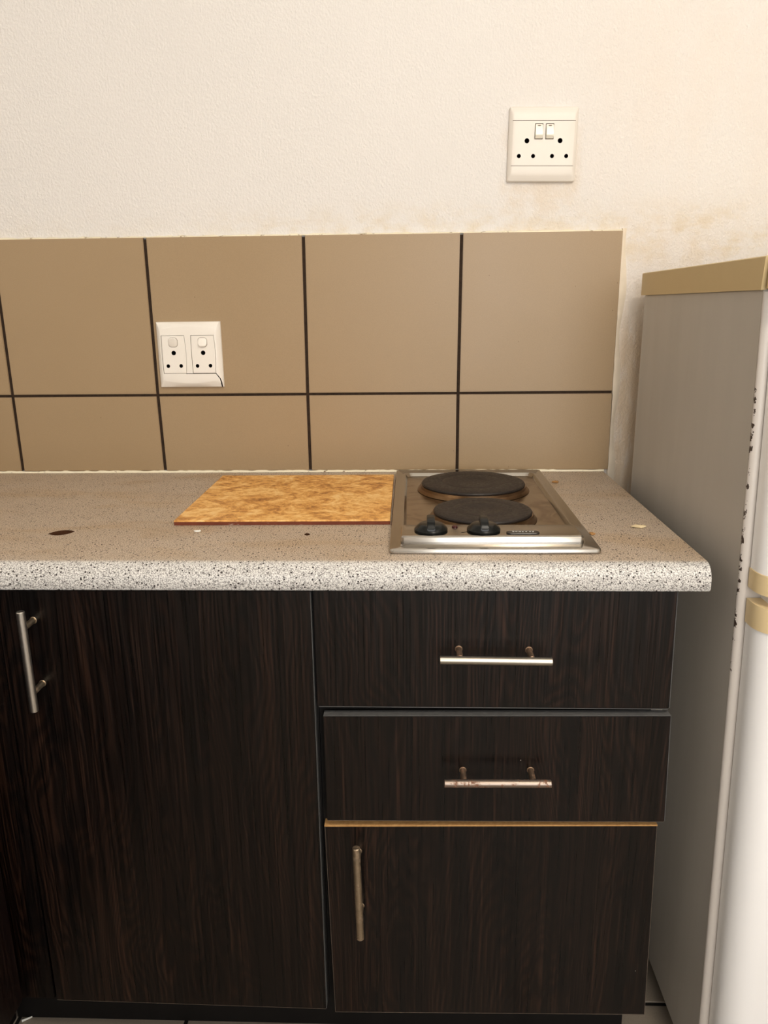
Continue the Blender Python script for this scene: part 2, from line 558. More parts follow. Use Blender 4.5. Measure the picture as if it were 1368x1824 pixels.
# splashback: a dark grout bed on the wall and the ten tiles, set by hand
link('grout', box(new(), -1.19, 0.3925, 0.0022, 0.0079, 0.905, 1.3545), M['grout'], wb)
J = [[-1.108, -1.1075, -1.107], [-0.8070, -0.8063, -0.8055], [-0.5090, -0.5093, -0.5070], [-0.2047, -0.2072, -0.2071], [0.0943, 0.0917, 0.0917]]
ZT, ZJ, ZB = 1.3572, 1.0583, 0.9035
hv = 0.0031
def tile(c):
    """c: four (x,z) corners of the face, anticlockwise; 7 mm thick with a soft glazed arris."""
    b = new()
    R = loft(b, [[(x, 0.0075, z) for x, z in c], [(x, 0.0, z) for x, z in c]])
    ed = [e for e in b.edges if all(abs(v.co.y) < 1e-6 for v in e.verts)]
    bmesh.ops.bevel(b, geom=ed, offset=0.0011, segments=2, affect='EDGES')
    link('tile', b, M['tile'], wb, smooth=30)
edges = [J[0], J[1], J[2], J[3], J[4], [0.3942, 0.3935, 0.3950]]
for k in range(-1, 5):
    if k == -1:
        L = [(-1.19,) * 3][0]; Rr = [x - hv for x in edges[0]]
    else:
        L = [x + hv for x in edges[k]]
        Rr = [x - hv for x in edges[k + 1]] if k < 4 else edges[5]
    tile([(L[1], ZJ + 0.0026), (Rr[1], ZJ + 0.0026), (Rr[0], ZT), (L[0], ZT)])
    tile([(L[2], ZB), (Rr[2], ZB), (Rr[1], ZJ - 0.0026), (L[1], ZJ - 0.0026)])
# plaster built up against the right edge of the tiles
bm = new()
n = 40
rows = []
for i in range(n + 1):
    z = 0.86 + (1.362 - 0.86) * i / n
    a = 0.0042 + 0.0012 * math.sin(i * 1.7) + random.uniform(-.0006, .0006)
    wd = 0.013 + 0.004 * math.sin(i * 0.45)
    x = 0.3935 + (0.0012 if z < 1.05 else 0)
    rows.append([(x, 0.0085, z), (x + 0.0008, 0.008 - a * 1.35, z), (x + wd * .35, 0.008 - a * 1.2, z), (x + wd * .7, 0.008 - a * .45, z), (x + wd, 0.0085, z)])
loft(bm, rows)
link('plaster_ridge', bm, M['ridge'], wb, smooth=70)

def ragged_bead(x0, x1, z, h, y0, y1, n, amp):
    b = new()
    rows = []
    for i in range(n + 1):
        x = x0 + (x1 - x0) * i / n
        hh = max(0.0008, h + random.uniform(-amp, amp))
        yy = y1 + random.uniform(-amp, amp) * 0.5
        rows.append([(x, y0, z), (x, y0, z + hh), (x, (y0 + yy) / 2, z + hh * .85), (x, yy, z + hh * .3), (x, yy, z)])
    loft(b, rows)
    return b
tag(link('trim_1', ragged_bead(-1.19, 0.3870, 0.9002, 0.0037, 0.0005, -0.0028, 170, 0.0011), M['sealant'], smooth=60), kind='structure',
    label='cream sealant bead between the worktop and the tiles')
tag(link('trim_2', ragged_bead(-1.19, 0.3930, 1.3572, 0.0032, 0.0085, 0.0012, 150, 0.0012), M['sealant'], smooth=60), kind='structure',
    label='cream cracked filler along the top of the tiles')

# ================================================================= WORKTOP
prof = [(-0.0005, 0.9), (-0.564, 0.9)]
R = 0.022
for k in range(1, 9):
    a = PI / 2 * k / 8
    prof.append((-0.564 - R * math.sin(a), 0.878 + R * math.cos(a)))
prof += [(-0.586, 0.867), (-0.5845, 0.8648), (-0.581, 0.864), (-0.0005, 0.864)]
bm = new()
loft(bm, [[(-1.195, y, z) for y, z in prof], [(0.3845, y, z) for y, z in prof], [(0.3860, y + (0.001 if y < -.3 else 0), z - (0.0006 if z > .88 else -0.0004)) for y, z in prof]])
# left return of the worktop, running towards the camera over the side cupboard
rp = [(-1.195, 0.9)] + [(-0.585 - 0.586 - y, z) for y, z in prof[1:-1]] + [(-1.195, 0.864)]
loft(bm, [[(x, -0.5862, z) for x, z in rp], [(x, -1.42, z) for x, z in rp]])
wt = tag(link('worktop', bm, M['worktop'], smooth=35), 'grey speckled laminate worktop with a rounded front edge, under the hob', 'worktop')
def almond(cx, cy, L, Wd, ang, z0=0.885, z1=0.91, n=24):
    pts = []
    for i in range(n):
        a = 2 * PI * i / n
        u, v = math.cos(a) * L, math.sin(a) * Wd * (1 - 0.55 * abs(math.cos(a)) ** 3)
        pts.append((cx + u * math.cos(ang) - v * math.sin(ang), cy + u * math.sin(ang) + v * math.cos(ang)))
    b = new()
    loft(b, [[(x, y, z0) for x, y in pts], [(x, y, z1) for x, y in pts]])
    return b
cut(wt, [(almond(-0.5300, -0.4350, 0.0185, 0.0135, 0.36, z0=0.8935), 1), (almond(-0.1554, -0.4440, 0.0045, 0.006, 0.2, z0=0.896), 1)], [M['chipboard']])

# ================================================================= CABINETS
def handle(parent, p0, p1, posts, wall_y, mat, r=0.0056, post_mat=None):
    """Bar handle: bar from p0 to p1 on two posts that meet the front at wall_y."""
    b = new()
    cyl(b, p0, p1, r, n=20, bev=0.0009)
    h = link('handle', b, mat, parent, smooth=40)
    for px, pz in posts:
        b = new()
        cyl(b, (px, wall_y - 0.0002, pz), (px, p0[1] + 0.002, pz), 0.0042, n=16, bev=0.0004)
        cyl(b, (px, wall_y - 0.0001, pz), (px, wall_y - 0.0018, pz), 0.0052, n=16, bev=0.0004)
        # thing > part > sub-part is the limit: the posts belong to the handle mesh's own level
        link('handle_post', b, post_mat or mat, parent, smooth=40)
    return h

def board(corners, y0, y1, bev=0.0009):
    b = new()
    loft(b, [[(x, y1, z) for x, z in corners], [(x, y0, z) for x, z in corners]])
    bmesh.ops.bevel(b, geom=list(b.edges), offset=bev, segments=2, affect='EDGES')
    return b

DY = -0.565                    # front face of the doors
# ---- left unit with one tall door
lc = thing('base_cabinet', (-0.37, -0.30, 0.15), 'dark wood base cabinet with one tall door and an upright bar handle at its left', 'cabinet', 'kitchen base cabinets')
link('side_panel', box(new(), -0.602, -0.586, -0.547, -0.015, 0.152, 0.862), M['wood'], lc)
link('side_panel', box(new(), -0.1500, -0.1335, -0.547, -0.015, 0.152, 0.862), M['black'], lc)
link('bottom_panel', box(new(), -0.586, -0.150, -0.547, -0.015, 0.152, 0.168), M['black'], lc)
link('back_panel', box(new(), -0.586, -0.150, -0.024, -0.015, 0.168, 0.862), M['black'], lc)
link('filler_panel', board([(-0.665, 0.158), (-0.5735, 0.158), (-0.5735, 0.858), (-0.665, 0.858)], DY + 0.002, -0.549), M['wood'], lc)
ld = link('door', board([(-0.5688, 0.1585), (-0.1362, 0.1523), (-0.1372, 0.857), (-0.5712, 0.857)], DY - 0.001, -0.549), M['wood'], lc)
b = new()
loft(b, [[(-0.13625, y, 0.1535), (-0.13725, y, 0.8555), (-0.1366, y, 0.8555), (-0.1356, y, 0.1535)] for y in (-0.5655, -0.5495)])
link('edge_strip', b, M['edge_band'], ld)
handle(ld, (-0.5212, -0.5965, 0.8385), (-0.5212, -0.5965, 0.6905), [(-0.5212, 0.8135), (-0.5205, 0.718)], DY - 0.001, M['handle'], post_mat=M['handle_tan'])

# ---- right unit: two drawers over a small door
rc = thing('drawer_cabinet', (0.11, -0.30, 0.15), 'dark wood cabinet with two drawers over a small door, below the hob', 'cabinet', 'kitchen base cabinets')
link('side_panel', box(new(), -0.1330, -0.1170, -0.545, -0.015, 0.152, 0.862), M['black'], rc)
link('side_panel', box(new(), 0.3370, 0.3525, -0.545, -0.015, 0.152, 0.862), M['melamine'], rc)  # unseen side, made white to bounce light into the gap by the fridge
link('bottom_panel', box(new(), -0.117, 0.337, -0.545, -0.015, 0.152, 0.168), M['black'], rc)
link('back_panel', box(new(), -0.117, 0.337, -0.024, -0.015, 0.168, 0.862), M['black'], rc)
link('rail', box(new(), -0.117, 0.337, -0.545, -0.50, 0.668, 0.684), M['black'], rc)
link('rail', box(new(), -0.117, 0.337, -0.545, -0.50, 0.486, 0.502), M['black'], rc)

def drawer(corners, y0, mat=M['wood']):
    d = link('drawer', board(corners, y0, y0 + 0.016), mat, rc)
    return d
d1 = drawer([(-0.1325, 0.6842), (0.3545, 0.6845), (0.3512, 0.8575), (-0.1330, 0.8572)], DY)
b = new()
loft(b, [[(0.35455, y, 0.686), (0.3513, y, 0.856), (0.3521, y, 0.856), (0.3553, y, 0.686)] for y in (-0.5648, -0.5495)])
link('edge_strip', b, M['edge_band'], d1)
b = new()
loft(b, [[(-0.131, y, 0.6832), (0.3535, y, 0.6836), (0.3535, y, 0.6845), (-0.131, y, 0.6841)] for y in (-0.5648, -0.5495)])
link('edge_strip', b, M['edge_band'], d1)
handle(d1, (0.0365, -0.5965, 0.7715), (0.1855, -0.5965, 0.7700), [(0.0636, 0.7732), (0.1588, 0.7722)], DY, M['handle_cream'], post_mat=M['post_rust'])
d2 = drawer([(-0.1242, 0.5010), (0.3615, 0.5060), (0.3565, 0.6756), (-0.1250, 0.6710)], DY - 0.004)
b = new()
loft(b, [[(-0.1246, y, 0.6708), (0.3562, y, 0.6754), (0.3562, y, 0.6762), (-0.1246, y, 0.6716)] for y in (-0.5686, -0.5535)])
link('edge_strip', b, M['edge_band'], d2)
b = new()
loft(b, [[(0.3615, y, 0.507), (0.3566, y, 0.6755), (0.3573, y, 0.6755), (0.3622, y, 0.507)] for y in (-0.5686, -0.5535)])
link('edge_strip', b, M['edge_band'], d2)
handle(d2, (0.0440, -0.6005, 0.5870), (0.1915, -0.6005, 0.5885), [(0.0718, 0.5880), (0.1673, 0.5892)], DY - 0.004, M['handle_rust'], post_mat=M['post_rust'])
d3c = [(-0.1226, 0.1456), (0.3618, 0.1540), (0.3538, 0.4970), (-0.1290, 0.4885)]
d3 = link('door', board(d3c, DY, DY + 0.016), M['wood'], rc)
b = new()
loft(b, [[(-0.1292, y, 0.4880), (0.3540, y, 0.4965), (0.3540, y, 0.4980), (-0.1292, y, 0.4895)] for y in (-0.5652, -0.5485)])
tag(link('raw_edge', b, M['raw_edge'], d3), 'bare orange chipboard along the top of the door')
handle(d3, (-0.0805, -0.5965, 0.4775), (-0.0772, -0.5965, 0.3190), [(-0.0797, 0.4470), (-0.0777, 0.3500)], DY, M['handle_tan'], post_mat=M['handle_tan'])

def edge_glint(parent, x0, z0, x1, z1, y, nx, nz, wdt=0.0009):  # thin pale strip: light caught on the bevel, put into the colour
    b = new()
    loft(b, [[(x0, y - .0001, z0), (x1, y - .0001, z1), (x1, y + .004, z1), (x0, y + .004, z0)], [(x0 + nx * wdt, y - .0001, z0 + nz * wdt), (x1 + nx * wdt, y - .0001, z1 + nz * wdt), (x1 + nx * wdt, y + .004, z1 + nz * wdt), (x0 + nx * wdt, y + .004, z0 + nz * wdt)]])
    link('glint_strip', b, M['edge_glint'], parent)
edge_glint(d3, -0.1221, 0.1459, 0.3612, 0.1543, DY, 0, 1)
edge_glint(d3, -0.1223, 0.1466, -0.1286, 0.4875, DY, 1, 0, .0006)
edge_glint(d3, 0.3614, 0.1550, 0.3534, 0.4960, DY, -1, 0, .0007)
edge_glint(d2, -0.1236, 0.5013, 0.3605, 0.5062, DY - .004, 0, 1, .0006)
edge_glint(ld, -0.5680, 0.1590, -0.1370, 0.1528, DY - .001, 0, 1, .0006)

# ---- cupboard on the left, at right angles, seen only by its edge
sc = thing('side_cabinet', (-0.90, -1.0, 0.15), 'reddish dark wood cupboard front at the far left, at right angles to the others', 'cabinet', 'kitchen base cabinets')
link('carcass', box(new(), -1.18, -0.626, -1.40, -0.607, 0.152, 0.862), M['black'], sc)
link('door', box(new(), -0.6245, -0.6085, -1.005, -0.592, 0.185, 0.857, 0.0009), M['wood_red'], sc)
link('door', box(new(), -0.6245, -0.6085, -1.398, -1.008, 0.185, 0.857, 0.0009), M['wood_red'], sc)
link('plinth', box(new(), -0.70, -0.684, -1.40, -0.50, 0.0452, 0.151), M['black'], sc)

bm = new()
box(bm, -0.682, 0.350, -0.498, -0.482, 0.0455, 0.1505)
tag(link('plinth', bm, M['black'], origin=(0, -0.49, 0)), 'black recessed kickboard between the cabinets and the floor tiles', 'kickboard')

# ================================================================= HOB
hx0, hx1, hy0, hy1 = -0.0312, 0.2560, -0.0150, -0.5385
hc = ((hx0 + hx1) / 2, (hy0 + hy1) / 2)
hob = thing('electric_hob', (hc[0], hc[1], 0.9), 'stainless steel two-plate electric hob with black knobs, on the worktop', 'hob')
def hring(x0, x1, y0, y1, r, z):
    return [((x0 + x1) / 2 + a, (y0 + y1) / 2 + c, z) for a, c in rrect((x1 - x0) / 2, (y0 - y1) / 2, r)]
bm = new()
loft(bm, [hring(hx0 + .0015, hx1 - .0015, hy0 - .0015, hy1 + .0015, .006, .9003),
          hring(hx0, hx1, hy0, hy1, .007, .9012),
          hring(hx0, hx1, hy0, hy1, .007, .9048),
          hring(hx0 + .0008, hx1 - .0008, hy0 - .0008, hy1 + .0008, .0066, .9065),
          hring(hx0 + .0028, hx1 - .0028, hy0 - .0028, hy1 + .0028, .006, .9073),
          hring(-0.0175, 0.2415, -0.0480, -0.5255, .012, .9073),
          hring(-0.0150, 0.2390, -0.0505, -0.5230, .012, .9090),
          hring(-0.0125, 0.2365, -0.0530, -0.5205, .012, .9088),
          hring(-0.0085, 0.2325, -0.0570, -0.5165, .014, .9030)], cap1=False)
link('hob_frame', bm, M['steel'], hob, smooth=40)
bm = new()
loft(bm, [hring(-0.0088, 0.2328, -0.0567, -0.5168, .014, .9015), hring(-0.0088, 0.2328, -0.0567, -0.5168, .014, .9031)])
link('drip_pan', bm, M['steel_pan'], hob, smooth=40)
# raised control panel
bm = new()
loft(bm, [hring(-0.0170, 0.2375, -0.4600, -0.5235, .004, .9074),
          hring(-0.0155, 0.2352, -0.4620, -0.5215, .005, .9086),
          hring(-0.0155, 0.2352, -0.4622, -0.5217, .005, .9180),
          hring(-0.0145, 0.2340, -0.4632, -0.5203, .005, .9198),
          hring(-0.0125, 0.2320, -0.4650, -0.5183, .005, .9205)])
panel = link('control_panel', bm, M['steel'], hob, smooth=40)
def hotplate(cx, cy, r):
    b = new()
    lathe(b, (cx, cy), [(r + .0075, .9030), (r + .0090, .9038), (r + .0082, .9052), (r + .0040, .9085), (r + .0032, .9130), (r - .002, .9135)])
    ring = link('spill_ring', b, M['ring_steel'], hob, smooth=40)
    b = new()
    lathe(b, (cx, cy), [(r - .003, .9125), (r + .0008, .9132), (r + .0012, .9152), (r, .9172), (r - .004, .9184), (r * .62, .9186), (r * .61, .9183), (r * .60, .9186),
                        (r * .345, .9186), (r * .325, .9179), (0.0005, .9177)], n=72)
    tag(link('hotplate', b, M['iron'], hob, smooth=25))
hotplate(0.1107, -0.1710, 0.0915)
hotplate(0.1106, -0.3655, 0.0755)
def knob(cx, cy, ang):
    b = new()
    z = 0.9205
    lathe(b, (cx, cy), [(.0225, z), (.0235, z + .001), (.0235, z + .0030), (.0222, z + .0048), (.0170, z + .0098), (.0150, z + .0108), (0.0004, z + .0112)], n=40)
    k = link('knob', b, M['knob'], hob, smooth=30)
    b = new()
    pr = [(-.0222, .0040), (-.0205, .0105), (-.0120, .0175), (.0120, .0200), (.0175, .0175), (.0195, .0055)]
    hw = .0055
    loft(b, [[(cx + s * wv, cy + u, z + h) for u, h in pr] for s, wv in ((-1, hw), (1, hw))])
    bmesh.ops.bevel(b, geom=list(b.edges), offset=.0012, segments=2, affect='EDGES')
    bmesh.ops.rotate(b, verts=b.verts, cent=(cx, cy, 0), matrix=Matrix.Rotation(ang, 3, 'Z'))
    link('grip', b, M['knob'], k, smooth=40)
knob(0.0267, -0.4935, 0.0)
knob(0.1005, -0.4935, 0.0)
bm = new()
lathe(bm, (0.0613, -0.4745), [(.0044, .9204), (.0044, .9212), (.0036, .9216), (.0030, .9224), (.0004, .9228)], n=24)
link('indicator_lens', bm, M['lens'], hob, smooth=40)
bm = new()                                                     # small printed mark beside the second knob
loft(bm, [[(0.0690 + u * .007, -0.5045 + .003 * u * u + wv, .9207) for u in (0, .25, .5, .75, 1)] + [(0.0690 + u * .007, -0.5030 + .003 * u * u + wv, .9207) for u in (1, .75, .5, .25, 0)] for wv in (0, .0001)])
link('printed_mark', bm, M['badge'], hob)
bm = new()
bx, by = 0.1535, -0.5065
loft(bm, [[(bx + a, by + c, z) for a, c in rrect(hw, hh, hh * .85, 6)] for hw, hh, z in ((.0225, .0064, .9204), (.0228, .0066, .9212), (.0222, .0060, .9222), (.0208, .0046, .9224), (.0205, .0043, .9220))])
badge = link('badge', bm, M['badge'], hob, smooth=40)
bm = new()                                                     # the worn marks that still show on the badge
zt = .9226
for x0, x1, yy, hgt in ((-.0142, -.0130, .0006, .0030), (-.0140, -.0118, -.0008, .0010), (-.0100, -.0086, .0002, .0013), (-.0070, -.0062, .0002, .0012), (-.0048, -.0028, .0002, .0017),
                        (-.0010, .0010, .0002, .0017), (.0036, .0056, .0004, .0014), (.0088, .0112, .0002, .0006), (.0138, .0150, .0006, .0030), (.0128, .0148, -.0008, .0010)):
    box(bm, bx + x0, bx + x1, by + yy - hgt / 2 + .0008, by + yy + hgt / 2 + .0008, .9219, zt)
link('badge_lettering', bm, M['badge_mark'], badge)

# ================================================================= LOOSE CERAMIC TILE
ltc = [(-0.3695, -0.3960), (-0.0335, -0.3925), (-0.0350, -0.0640), (-0.3715, -0.0675)]
lt = thing('ceramic_tile', (-0.20, -0.23, 0.9), 'loose ochre mottled ceramic tile lying on the worktop left of the hob', 'tile')
bm = new()
loft(bm, [[(x, y, .9002) for x, y in ltc], [(x, y, .9058) for x, y in ltc]])
link('clay_body', bm, M['clay'], lt)
bm = new()
loft(bm, [[(x, y, .9058) for x, y in ltc], [(x, y, .9072) for x, y in ltc], [(x * .996 - .0008, y * .996 - .0009, .9082) for x, y in ltc]])
link('glazed_face', bm, M['loose_tile'], lt, smooth=40)

# ================================================================= SOCKETS
def spin(bm, c, a):
    bmesh.ops.rotate(bm, verts=bm.verts, cent=c, matrix=Matrix.Rotation(a, 3, 'Y'))
    return bm

# ---- upper double socket on the plaster
uc = Vector((0.2386, 0.008, 1.5072))
us = thing('wall_socket', tuple(uc), 'off-white double power socket with two rockers, on the painted wall above the tiles', 'socket', 'double wall sockets')
UA = 0.016
def up(pts, y):
    return [(uc.x + a, y, uc.z + c) for a, c in pts]
bm = new()
loft(bm, [up(rrect(.0620, .0632, .004), .008), up(rrect(.0622, .0634, .004), .0035), up(rrect(.0608, .0618, .004), -.0005), up(rrect(.0570, .0540, .004), -.0046), up(rrect(.0560, .0500, .004), -.0056), up(rrect(.0545, .0440, .003), -.0062)])
pl = link('faceplate', spin(bm, uc, UA), M['socket'], us, smooth=28)
cs = []
for hx, hz, r in ((-.0295, .0050, .0043), (.0302, .0052, .0043), (-.0428, -.0205, .0036), (-.0170, -.0205, .0036), (.0172, -.0205, .0036), (.0428, -.0205, .0036)):
    b = new(); cyl(b, (uc.x + hx, -.02, uc.z + hz), (uc.x + hx, .0065, uc.z + hz), r, n=24)
    cs.append((spin(b, uc, UA), 1))
for zz in (.0385, -.0368):
    b = new(); box(b, uc.x - .07, uc.x + .07, -.02, -.0050, uc.z + zz - .00035, uc.z + zz + .00035)
    cs.append((spin(b, uc, UA), 2))
for rxx in (-.0088, .0107):
    b = new(); box(b, uc.x + rxx - .0074, uc.x + rxx + .0074, -.02, .002, uc.z + .0205 - .0131, uc.z + .0205 + .0131)
    cs.append((spin(b, uc, UA), 2))
cut(pl, cs, [M['hole'], M['grime_gap']])
for rxx in (-.0088, .0107):
    b = new()
    pr = [(.0120, -.0070), (.0108, -.0086), (-.0050, -.0128), (-.0072, -.0128), (-.0122, -.0090), (-.0122, .0015), (.0120, .0015)]
    loft(b, [[(uc.x + rxx + s, y, uc.z + .0205 + z) for z, y in pr] for s in (-.0066, .0066)])
    bmesh.ops.bevel(b, geom=list(b.edges), offset=.0006, segments=2, affect='EDGES')
    rk = link('rocker', spin(b, uc, UA), M['rocker'], us, smooth=30)
    b = new()
    loft(b, [[(uc.x + rxx + .0032 * math.cos(a), -.0092 + dy, uc.z + .0205 + .0091 + .0008 * math.sin(a)) for a in [2 * PI * i / 14 for i in range(14)]] for dy in (.001, -.0004)])
    link('rocker_mark', spin(b, uc, UA), M['grime_gap'], rk)
b = new()                                                      # small square emblem moulded into the lower band
for a, c, ww, hh in ((-.0016, .0, .0004, .0032), (.0016, .0, .0004, .0032), (0, .0016, .0032, .0004), (0, -.0016, .0032, .0004), (0, 0, .0022, .0004), (0, .0008, .0020, .0004), (0, -.0008, .0020, .0004)):
    box(b, uc.x + a - ww / 2 - .0015, uc.x + a + ww / 2 - .0015, -.0034, -.0026, uc.z - .0540 + c - hh / 2, uc.z - .0540 + c + hh / 2)
link('moulded_emblem', spin(b, uc, UA), M['socket'], us)

# ---- lower double socket on the tiles, its corner cracked
lc_ = Vector((-0.4360, 0.0, 1.1378))
ls = thing('wall_socket', tuple(lc_), 'white double power socket with a cracked lower corner, on the tiled splashback', 'socket', 'double wall sockets')
def lo(pts, y):
    return [(lc_.x + a, y, lc_.z + c) for a, c in pts]
def bulge(hw, hh, bx_, bz, n=12):
    """Rectangle whose top and bottom bow outwards by bz and whose sides bow by bx_."""
    P = []
    for i in range(n):
        u = -1 + 2 * i / n; P.append((hw * -u, hh + bz * (1 - u * u)))
    for i in range(n):
        u = -1 + 2 * i / n; P.append((-hw - bx_ * (1 - u * u), hh * -u))
    for i in range(n):
        u = -1 + 2 * i / n; P.append((hw * u, -hh - bz * (1 - u * u)))
    for i in range(n):
        u = -1 + 2 * i / n; P.append((hw + bx_ * (1 - u * u), hh * u))
    return P
bm = new()
loft(bm, [lo(bulge(.0632, .0632, 0, 0), 0.0), lo(bulge(.0632, .0632, 0, 0), -.0050), lo(bulge(.0624, .0624, 0, 0), -.0066), lo(bulge(.0552, .0500, .0006, .0056), -.0128), lo(bulge(.0535, .0484, .0006, .0054), -.0134)])
pl = link('faceplate', bm, M['socket_new'], ls, smooth=28)
cs = []
mods = [(-.0299, .0), (.0282, .0)]
def module_outline(cx, g):
    P = []
    n = 10
    for i in range(n + 1):                                      # right side, bowed
        u = i / n
        P.append((cx + .0222 + g + .0018 * math.sin(PI * u), lc_.z - .0352 - g + (.0722 + 2 * g) * u))
    for i in range(n + 1):
        u = i / n
        P.append((cx - .0222 - g - .0006 * math.sin(PI * u), lc_.z + .0370 + g - (.0722 + 2 * g) * u))
    return P
for cx, _ in mods:
    b = new(); P = module_outline(cx, .0006)
    loft(b, [[(lc_.x + x, -.02, z) for x, z in P], [(lc_.x + x, -.0048, z) for x, z in P]])
    cs.append((b, 2))
# crack from the module's lower right corner down to the rim
cp = [(.0500, -.0350, .0006), (.0540, -.0400, .0009), (.0578, -.0460, .0008), (.0598, -.0540, .0010), (.0608, -.0660, .0014)]
P = [(x - wv, z) for x, z, wv in cp] + [(x + wv, z + wv * .3) for x, z, wv in reversed(cp)]
b = new(); loft(b, [[(lc_.x + x, -.02, lc_.z + z) for x, z in P], [(lc_.x + x, -.0012, lc_.z + z) for x, z in P]])
cs.append((b, 1))
b = new(); box(b, lc_.x - .0080, lc_.x + .0520, -.02, -.0045, lc_.z - .0366, lc_.z - .0354)
cs.append((b, 1))
cut(pl, cs, [M['hole'], M['grime_gap']])
for cx, tilt in mods:
    b = new(); P = module_outline(cx, 0.0)
    loft(b, [[(lc_.x + x, -.0060, z) for x, z in P], [(lc_.x + x, -.0130, z) for x, z in P], [(lc_.x + cx + (x - cx) * .975, -.0136, lc_.z + (z - lc_.z) * .985) for x, z in P]])
    mo = link('socket_module', b, M['socket_new'], ls, smooth=28)
    hs = []
    for hx, hz, r in ((0.0, .0040, .0044), (-.0128, -.0212, .0036), (.0128, -.0210, .0036)):
        b = new(); cyl(b, (lc_.x + cx + hx, -.02, lc_.z + hz), (lc_.x + cx + hx, -.0064, lc_.z + hz), r, n=24)
        hs.append((b, 1))
    cut(mo, hs, [M['hole']])
    # oval switch on a flat dark disc painted in for the shaded gap round it
    b = new()
    loft(b, [[(lc_.x + cx + a, y, lc_.z + .0242 + c) for a, c in rrect(.0092, .0092, .0060, 6)] for y in (-.0134, -.01375)])
    link('switch_gap_disc', b, M['grime_gap'], mo)
    b = new()
    q = rrect(.0086, .0086, .0056, 6)
    on = cx < 0
    loft(b, [[(lc_.x + cx + a, -.0134, lc_.z + .0242 + c) for a, c in q],
             [(lc_.x + cx + a, -.0158 - (.0022 * (c / .0086) if on else -.0022 * (c / .0086)), lc_.z + .0242 + c) for a, c in q],
             [(lc_.x + cx + a * .82, -.0169 - (.0022 * (c / .0086) if on else -.0022 * (c / .0086)), lc_.z + .0242 + c * .82) for a, c in q]])
    link('switch', b, M['socket_new'], mo, smooth=35)

# ================================================================= FRIDGE
fr = thing('fridge', (0.70, -0.33, 0.045), 'grey and white upright fridge freezer with beige trim, right of the worktop', 'fridge')
FX0, FX1 = 0.424, 0.965
def fyz(z):
    return -0.556 - 0.0575 * (1.24 - z)          # the front leans: nearer the camera at the bottom
def slab(x0, x1, yb, z0, z1, dy=0.0):
    b = new()
    loft(b, [[(x0, fyz(z) + dy, z), (x1, fyz(z) + dy, z), (x1, yb, z), (x0, yb, z)] for z in (z0, z1)])
    return b
b = new()
loft(b, [[(FX0, fyz(z0) + .0028, z0), (FX1, fyz(z0) + .0028, z0), (FX1, -.066, z0 - .012), (FX0, -.066, z0 - .012)] for z0 in (.0935,)] +
        [[(FX0, fyz(1.2405) + .0028, 1.2405), (FX1, fyz(1.2405) + .0028, 1.2405), (FX1, -.066, 1.2405), (FX0, -.066, 1.2405)]])
bmesh.ops.bevel(b, geom=list(b.edges), offset=.0012, segments=2, affect='EDGES')
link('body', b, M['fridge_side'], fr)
# rounded white front frame of the body (chipped along its arris)
rows = []
for k in range(25):
    z = .095 + (1.238 - .095) * k / 24
    y = fyz(z)
    ring = [(FX0 - .0002, y + .0030, z)]
    for i in range(7):
        a = PI / 2 * i / 6
        ring.append((FX0 - .0002 + .009 - .009 * math.cos(a), y + .0022 - .0062 * math.sin(a), z))
    ring += [(FX1 - .012, y - .004, z), (FX1, y + .001, z), (FX1, y + .0030, z)]
    rows.append(ring)
b = new(); loft(b, rows)
off_o = link('front_frame', b, M['flange'], fr, smooth=50)
# doors: rounded in plan
def door_ring(z, grow=0.0, dip=0.0, xin=0.0):
    y = fyz(z) - .0062
    x0, x1 = FX0 + .0105 - grow + xin, FX1 - .006 + grow
    d = .050 + grow
    r = .036
    pts = [(x0, y, z)]
    for i in range(9):
        a = PI / 2 * i / 8
        pts.append((x0 + r - r * math.cos(a), y - d + r - r * math.sin(a), z))
    for i in range(9):
        a = PI / 2 * i / 8
        pts.append((x1 - r + r * math.sin(a), y - d + r - r * math.cos(a), z))
    pts.append((x1, y, z))
    return pts
def door_mesh(z0, z1, grow=0.0, n=6):
    b = new(); loft(b, [door_ring(z0 + (z1 - z0) * k / n, grow) for k in range(n + 1)])
    return b
def gasket_mesh(z0, z1):
    b = new()
    loft(b, [[(FX0 + .014, fyz(z) - .0039, z), (FX0 + .014, fyz(z) - .0064, z), (FX1 - .016, fyz(z) - .0064, z), (FX1 - .016, fyz(z) - .0039, z)] for z in (z0, z1)])
    return b
fd = link('freezer_door', door_mesh(.897, 1.238), M['fridge_white'], fr, smooth=40)
link('gasket', gasket_mesh(.880, 1.235), M['gasket'], fd)
td = link('handle_trim', door_mesh(.8715, .8968, .0012), M['beige_light'], fd, smooth=40)
rd = link('fridge_door', door_mesh(.105, .8240), M['fridge_white'], fr, smooth=40)
link('gasket', gasket_mesh(.11, .850), M['gasket'], rd)
link('handle_trim', door_mesh(.8242, .8560, .0012), M['beige_light'], rd, smooth=40)
b = new()
box(b, .452, .478, fyz(.864) - .032, fyz(.864) - .004, .852, .876)
link('hinge', b, M['fridge_white'], fr)
